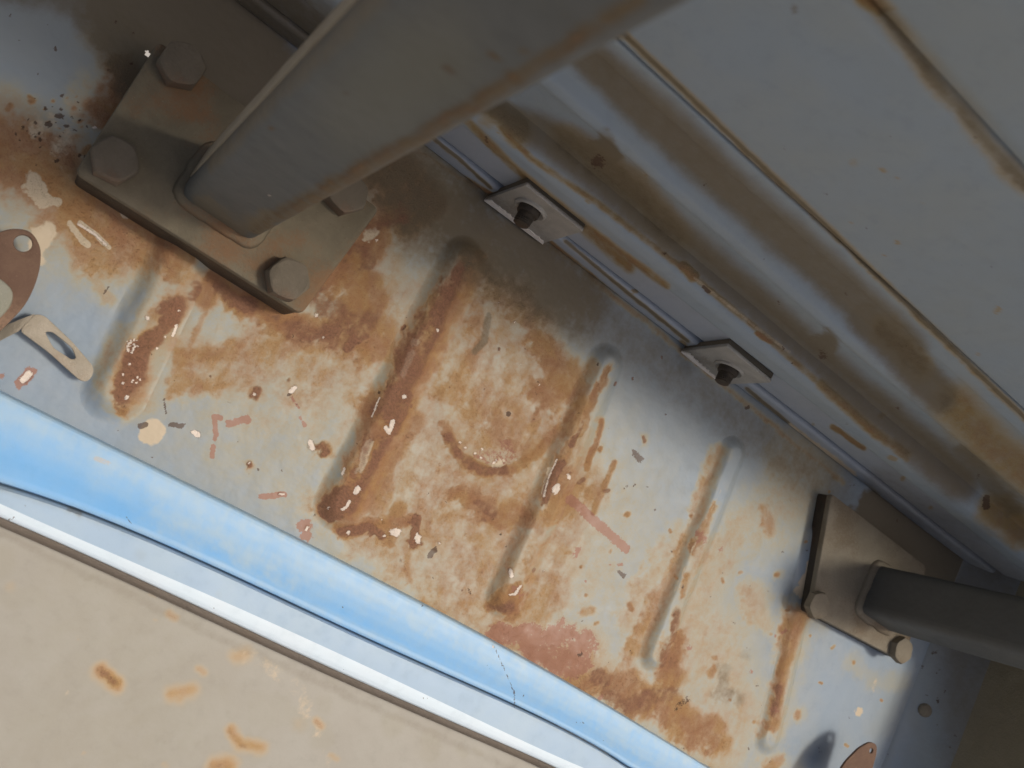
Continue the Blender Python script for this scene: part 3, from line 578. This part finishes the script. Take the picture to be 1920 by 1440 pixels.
A('rust', [(402, 1440), (428, 1436)], 20, .62, .9, .5); A('deep', [(412, 1438)], 9, .5, 1); A('rust', [(593, 1352), (602, 1362)], 8, .58, 1, .5); A('rust', [(620, 1416), (632, 1422)], 6, .38, 1)
A('rust', [(20, 1100)], 12, .22, 1, .5); A('rust', [(560, 1355)], 16, .2, 1)
A('cream', [(455, 1222), (520, 1262), (560, 1285), (580, 1330), (600, 1380), (615, 1450)], 26, .40, 1, .5, .5); A('cream', [(125, 1298)], 7, .5, .9)
A('tint', [(200, 1200), (300, 1350), (120, 1420)], 150, .28, .9, 1, .7); A('fleck', [(203, 1168)], 5, .3, .9); A('tint', [(250, 1240)], 60, .3, .9)
A('grime_shade', [(0, 1000), (400, 1190), (1000, 1460)], 12, .35, .9, .6)  # soft edge of the sill's shadow, painted along the panel
s.dots('fleck', 40, (0, 1020, 900, 1440), 1, 2.5, .35, 61, 1); s.dots('tint', 40, (0, 1020, 900, 1440), 5, 30, .3, 62); s.dots('rust', 10, (0, 1050, 800, 1440), 3, 8, .3, 63)
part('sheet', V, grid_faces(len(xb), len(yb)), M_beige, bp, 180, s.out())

# ------------------------------------------------------------------ right end panel
ep = thing('end_panel', 'blue-grey end panel curling up at the right edge into painted shade', 'metal panel', (.64, .1, .02))
prof = [(.6225, .0006), (.6245, .0024), (.6275, .0046), (.632, .0080), (.637, .0125), (.642, .018), (.6465, .0245), (.6500, .032)]
prof2 = [(.6500, .032), (.6525, .040), (.6535, .050), (.6528, .060), (.6520, .075), (.6512, .088)]
ye = np.arange(-.06, .2245, .0015)
for nm, pr_, mt in (('curled_edge', prof, M_floor), ('shaded_face', prof2, M_end_shade)):
    R = []
    for a, b in zip(pr_[:-1], pr_[1:]):
        for q in range(5): R.append((a[0]+(b[0]-a[0])*q/5, a[1]+(b[1]-a[1])*q/5))
    R.append(pr_[-1]); R = np.array(R); A_, B_ = np.meshgrid(ye, np.arange(len(R)), indexing='ij'); A_ = A_.ravel(); B_ = B_.ravel()
    nz = fbm(A_, R[B_, 1], .05, 3, 77)*.0008*sst(0, 6, B_ if nm == 'curled_edge' else B_+9)
    V = np.stack([R[B_, 0]+nz-(.0025*sst(.12, .02, A_) if False else 0), A_, R[B_, 1]], 1)
    s = Wear(V); s.add('grime_shade', [(1840, 1100, 100), (1840, 1300, 92), (1850, 1500, 92)], 30, .62, .6, .25, .05); s.add('tint', [(1740, 1200), (1740, 1440)], 40, .6, .8); s.add('tint', [(1680, 1260), (1650, 1440)], 22, .4, .8); s.dots('fleck', 40, (1640, 1180, 1800, 1440), 1, 4, .7, 81)  # fade into shade painted on the end panel
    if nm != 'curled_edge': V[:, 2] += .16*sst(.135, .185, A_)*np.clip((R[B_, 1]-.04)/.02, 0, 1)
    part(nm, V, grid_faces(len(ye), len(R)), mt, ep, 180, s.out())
def dome(c, r, hgt, nrm, n=14, rings=5):
    nrm = np.array(nrm, float); nrm /= np.linalg.norm(nrm); t = np.cross(nrm, [0, 1, .3]); t /= np.linalg.norm(t); b = np.cross(nrm, t)
    V = [np.array(c)+nrm*hgt]; Fc = []
    for k in range(1, rings+1):
        a = k/rings*math.pi/2
        for i in range(n):
            g = 2*math.pi*i/n; V.append(np.array(c)+(t*math.cos(g)+b*math.sin(g))*r*math.sin(a)+nrm*hgt*math.cos(a))
    for i in range(n): Fc.append((0, 1+i, 1+(i+1) % n))
    for k in range(rings-1):
        for i in range(n): j = (i+1) % n; Fc.append((1+k*n+i, 1+(k+1)*n+i, 1+(k+1)*n+j, 1+k*n+j))
    return V, Fc
part('rivet', *dome((.6335, .0975, .0092), .0050, .0030, (-.65, 0, .75)), M_plate2, ep)

# ------------------------------------------------------------------ support posts with flange plates
def shift(VF, c): return VF[0]+np.array(c), VF[1]
def hexbolt(c, af=.0186, h=.0100, ph=.1):
    bm = bmesh.new(); R = af/math.sqrt(3); rows = []
    for rr, zz in ((R, 0), (R, h*.72), (R*.93, h*.93), (R*.80, h), (R*.40, h*.97)):
        ring = []
        for i in range(24):
            a = 2*math.pi*i/24; hx = math.cos(math.pi/6)/math.cos(((a) % (math.pi/3))-math.pi/6)
            q = R*hx if zz < h*.8 else min(R*hx, rr)
            if zz >= h*.97 or rr <= R*.8: q = min(rr, R*hx)
            ring.append(bm.verts.new((q*math.cos(a+ph), q*math.sin(a+ph), zz+random.uniform(-.00012, .00012))))
        rows.append(ring)
    for a, b in zip(rows[:-1], rows[1:]):
        for i in range(24): bm.faces.new((a[i], a[(i+1) % 24], b[(i+1) % 24], b[i]))
    bm.faces.new(rows[-1]); bm.verts.index_update()
    V = np.array([v.co for v in bm.verts])+np.array(c); Fc = [[v.index for v in f.verts] for f in bm.faces]; bm.free(); return V, Fc
def washer(c, r, h): V, Fc = prism(circle((0, 0), r, 28), 0, h, .0004); return V+np.array(c), Fc
def rough(VF, amp, sc, seed):
    V, Fc = VF; V = V.copy(); V[:, 2] += amp*fbm(V[:, 0], V[:, 1], sc, 3, seed); return V, Fc
def weld_bead(out, z, r, seed):
    V = []; Fc = []; n = len(out); m = 8
    for i in range(n):
        p = np.array(out[i]); a = np.array(out[i-1]); b = np.array(out[(i+1) % n]); t = (b-a)/np.linalg.norm(b-a); nn = np.array([t[1], -t[0]])
        rr = r*(1+.07*math.sin(i*.9+seed)+random.uniform(-.05, .05))
        for j in range(m):
            g = 2*math.pi*j/m; V.append((p[0]+nn[0]*rr*math.cos(g), p[1]+nn[1]*rr*math.cos(g), z+rr*.8*math.sin(g)))
    for i in range(n):
        for j in range(m): Fc.append((i*m+j, ((i+1) % n)*m+j, ((i+1) % n)*m+(j+1) % m, i*m+(j+1) % m))
    return V, Fc
def resample(out, n):
    p = np.array(out+[out[0]]); s_ = np.r_[0, np.cumsum(np.linalg.norm(np.diff(p, axis=0), axis=1))]; t = np.linspace(0, s_[-1], n, endpoint=False)
    return [(np.interp(q, s_, p[:, 0]), np.interp(q, s_, p[:, 1])) for q in t]
def post(label, corners, box, t0, t1, bolts, mplate, ztop, ph):
    c = np.mean(np.array(corners), 0); th_ = thing('support_post', label, 'post', (c[0], c[1], t1), 'square posts bolted to the floor panel')
    part('flange_plate', *prism(rounded(corners, .0035, 4), t0, t1, .0012), mplate, th_)
    part('gap_shade_plate', *prism(rounded([((q[0]-c[0])*.992+c[0], (q[1]-c[1])*.988+c[1]) for q in corners], .003, 3), .0002, t0, 0), M_dark, th_)  # dark filler under the flange, stands in for the shadow gap
    x0, y0, x1, y1 = box; out = rounded([(x0, y0), (x1, y0), (x1, y1), (x0, y1)], .0060, 8)
    rin = rounded([(x0+.003, y0+.003), (x1-.003, y0+.003), (x1-.003, y1-.003), (x0+.003, y1-.003)], .0055, 8)
    ring = resample(out, 76); zz = np.arange(t1-.0004, ztop, .0016)
    V = np.array([[(q[0], q[1], z) for z in zz] for q in ring+[ring[0]]]).reshape(-1, 3); V[:, 0] += fbm(V[:, 2], V[:, 1], .05, 2, 3)*.0002
    s = Wear(V); A = s.add
    if ph < .3:
        A('rust', [(480, 425), (690, 312), (870, 203), (1200, 0)], 15, .62, .8, .9, .5); A('grime_shade', [(500, 420), (700, 310), (880, 200), (1200, 0)], 8, .5, .7, .9, .5)
        A('grime_shade', [(400, 300, 22), (520, 170, 26), (700, 0, 34)], 24, .55, .8, .6, .3); A('grime_shade', [(380, 380), (440, 425), (490, 415)], 20, .6, .8)  # left corner's shading painted in with the brown film
        A('tint', [(800, 120), (700, 200)], 90, .4, .9); A('rust', [(922, 105), (930, 108)], 5, .8, .5); A('chip', [(505, 366)], 1.6, .8, .4, .4); s.dots('rust', 14, (450, 20, 1100, 420), 2, 6, .6, 91)
    part('square_tube', V, grid_faces(len(ring)+1, len(zz)), M_tube, th_, 180, s.out())
    part('tube_cap', *prism(rin, ztop-.004, ztop-.001, .0003), M_dark, th_)
    if ph < .3: part('lit_edge', *shift(prism([(x0-.0006, y1-.0185), (x0+.0006, y1-.0185), (x0+.0006, y1-.0035), (x0-.0006, y1-.0035)], t1+.004, ztop-.006, .0002), (0, 0, 0)), M_edge, th_)  # added pale strip, stands in for light on the left side
    part('weld_bead', *weld_bead(resample(out, 70), t1, .0042, ph), mplate, th_, 60)
    for i, b in enumerate(bolts): part('bolt', *hexbolt((b[0], b[1], t1), .0186 if ph < .3 else .0165, .0100 if ph < .3 else .0058, ph+i*.37), M_bolt if mplate is M_plate else M_plate2, th_)
    return th_
t1 = .030
pc = [P(*q, t1)[:2] for q in ((141, 322), (298, 76), (712, 392), (566, 590))]
post('square post with a dark rusty four-bolt flange, nearest the top left of the floor', pc, (P(345, 350, t1)[0], P(440, 436, t1)[1], P(500, 412, t1)[0], P(440, 436, t1)[1]+.028), .0235, t1,
     [P(*q, t1+.004)[:2] for q in ((215, 302), (340, 124), (648, 364), (538, 524))], M_plate, .45, .12)
t2 = .0135
pc2 = [P(*q, t2)[:2] for q in ((1520, 1150), (1560, 925), (1738, 1062), (1712, 1186), (1695, 1242))]
post('dark square post on a tan dusty flange beside the curled end panel at right', pc2, (P(1625, 1100, t2)[0], .130, P(1625, 1100, t2)[0]+.038, .166), .0085, t2,
     [P(*q, t2+.003)[:2] for q in ((1533, 1135), (1690, 1219))], M_plate2, .14, .5)

# ------------------------------------------------------------------ spring-clip plates with studs on the wall
def tube_y(c, prof, n=22, lean=(0, 0)):               # lathe about the -y axis through c, prof = [(radius, height)]
    V = []; Fc = []
    for (r, hh) in prof:
        for i in range(n):
            a = 2*math.pi*i/n; V.append((c[0]+r*math.cos(a)+lean[0]*hh, c[1]-hh, c[2]+r*math.sin(a)+lean[1]*hh))
    for k in range(len(prof)-1):
        for i in range(n): j = (i+1) % n; Fc.append((k*n+i, k*n+j, (k+1)*n+j, (k+1)*n+i))
    Fc.append([(len(prof)-1)*n+i for i in range(n)]); return V, Fc
def clip(label, corners, stud, front):
    pts = [Q(*q, front)[[0, 2]] for q in corners]; s3 = Q(*stud, front); th_ = thing('retaining_clip', label, 'clip', (s3[0], YW-.001, s3[2]), 'clip plates on the wall strip')
    V, Fc = prism(rounded(pts, .0012, 3), front, front+.0024, .0005, axis='y'); V[:, 1] += fbm(V[:, 0], V[:, 2], .03, 2, 5)*.0008
    part('clip_plate', V, Fc, M_clip, th_)
    c = np.mean(pts, 0); b = [tuple((q-c)*.985+c) for q in pts]
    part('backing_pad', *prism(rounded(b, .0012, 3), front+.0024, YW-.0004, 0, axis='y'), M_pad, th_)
    a0, a1 = np.array(pts[0]), np.array(pts[3]); e = (a1-a0); nrm = np.array([-e[1], e[0]])/np.linalg.norm(e); 
    if nrm@(c-a0) < 0: nrm = -nrm
    cr = [tuple(a0), tuple(a1)]; k = 22
    for i in range(k+1):
        t = 1-i/k; cr.append(tuple(a0+e*t+nrm*(.0034+.0034*abs(math.sin(i*1.7))*(.4+.6*random.random())+.0016*random.random())*(1-.35*t)*(1 if i not in (0, k) else .3)))
    part('corroded_edge', *prism(cr[0:1]+cr[1:2]+cr[2:], front-.0005, front+.0006, 0, axis='y'), M_white, th_)
    part('raised_collar', *tube_y((s3[0], front, s3[2]), [(.0100, 0), (.0098, .0012), (.0088, .0019), (.0076, .0012), (.0066, .0004)]), M_clip, th_)
    part('stud', *tube_y((s3[0], front, s3[2]), [(.0064, 0), (.0064, .0035), (.0060, .0042), (.0049, .0045), (.0049, .0070), (.0044, .0074), (.0049, .0080), (.0044, .0086), (.0049, .0092), (.0044, .0098), (.0046, .0106), (.0034, .0114)], lean=(-.06, .0)), M_dark, th_)
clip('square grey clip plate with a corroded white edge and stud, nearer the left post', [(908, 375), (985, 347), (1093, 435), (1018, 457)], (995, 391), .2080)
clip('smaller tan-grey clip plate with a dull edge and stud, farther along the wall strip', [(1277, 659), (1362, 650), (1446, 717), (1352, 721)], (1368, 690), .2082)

# ------------------------------------------------------------------ bits at the left and bottom edges
zt = .020
tb = thing('hinge_bracket', 'brown rusty bracket ear with a round hole at the left edge', 'bracket', P(20, 520, zt))
out = [P(*q, zt)[:2] for q in ((-70, 470), (-20, 440), (25, 427), (58, 432), (77, 462), (76, 500), (66, 535), (48, 572), (18, 604), (-20, 640), (-80, 600))]
hole = circle(P(43, 456, zt), .0037, 20)
part('ear', *prism(rounded(out, .006, 4), zt-.0026, zt, .0006, [hole]), M_tab, tb)
part('pressed_boss', *prism(rounded([P(*q, zt+.002)[:2] for q in ((-80, 500), (0, 520), (26, 545), (22, 572), (-6, 604), (-80, 620))], .005, 5), zt-.0003, zt+.0022, .0012), M_boss, tb)
part('stem', *prism([P(*q, 0)[:2] for q in ((-90, 520), (-60, 500), (-40, 560), (-70, 590))], .0004, zt-.0024, 0), M_tab, tb)
zs_ = .0085
st = thing('slotted_strap', 'cream painted metal strap with a long slot beside the first rib', 'strap', P(105, 655, zs_))
o1 = [P(*q, zs_)[:2] for q in ((36, 620), (66, 588), (84, 592), (135, 640), (176, 688), (174, 704), (164, 716), (150, 714), (90, 660))]
slot = rounded([P(*q, zs_)[:2] for q in ((84, 622), (98, 622), (135, 652), (143, 672), (134, 674), (100, 652))], .0018, 4)
V1 = prism(rounded(o1, .0022, 4), zs_-.0022, zs_, .0005, [slot]); part('slotted_leg', *V1, M_strap, st)
a, b = P(35, 621, zs_), P(66, 588, zs_); c_, d_ = P(-40, 660, .001), P(-20, 622, .001)
u = (a-b)/np.linalg.norm(a-b); V = []; Fc = []
for i in range(9):
    t = i/8; z = zs_*(1-t**1.5)+.0006*t; p, q = a+(c_-a)*t, b+(d_-b)*t
    for w3, dz in ((p, 0), (q, 0), (q, -.0022), (p, -.0022)): V.append((w3[0], w3[1], z+dz))
for i in range(8):
    for j in range(4): Fc.append((i*4+j, (i+1)*4+j, (i+1)*4+(j+1) % 4, i*4+(j+1) % 4))
Fc += [(3, 2, 1, 0), (32, 33, 34, 35)]
part('bent_leg', V, Fc, M_strap, st)
zl = .026
lt = thing('small_tab', 'small salmon-brown tab with a pinhole standing at the bottom right edge', 'tab', P(1610, 1440, 0))
o2 = [P(*q, zl)[:2] for q in ((1560, 1470), (1586, 1428), (1612, 1402), (1632, 1391), (1645, 1396), (1644, 1414), (1634, 1450), (1624, 1485))]
part('tab_leaf', *prism(rounded(o2, .003, 4), zl-.0018, zl, .0004, [circle(P(1634, 1408, zl), .0017, 12)]), M_tab, lt)
p = P(1590, 1480, 0); part('tab_stem', *prism([(p[0]-.008, p[1]-.012), (p[0]+.01, p[1]-.012), (p[0]+.01, p[1]-.0095), (p[0]-.008, p[1]-.0095)], .0003, zl-.0016, 0), M_tab, lt)
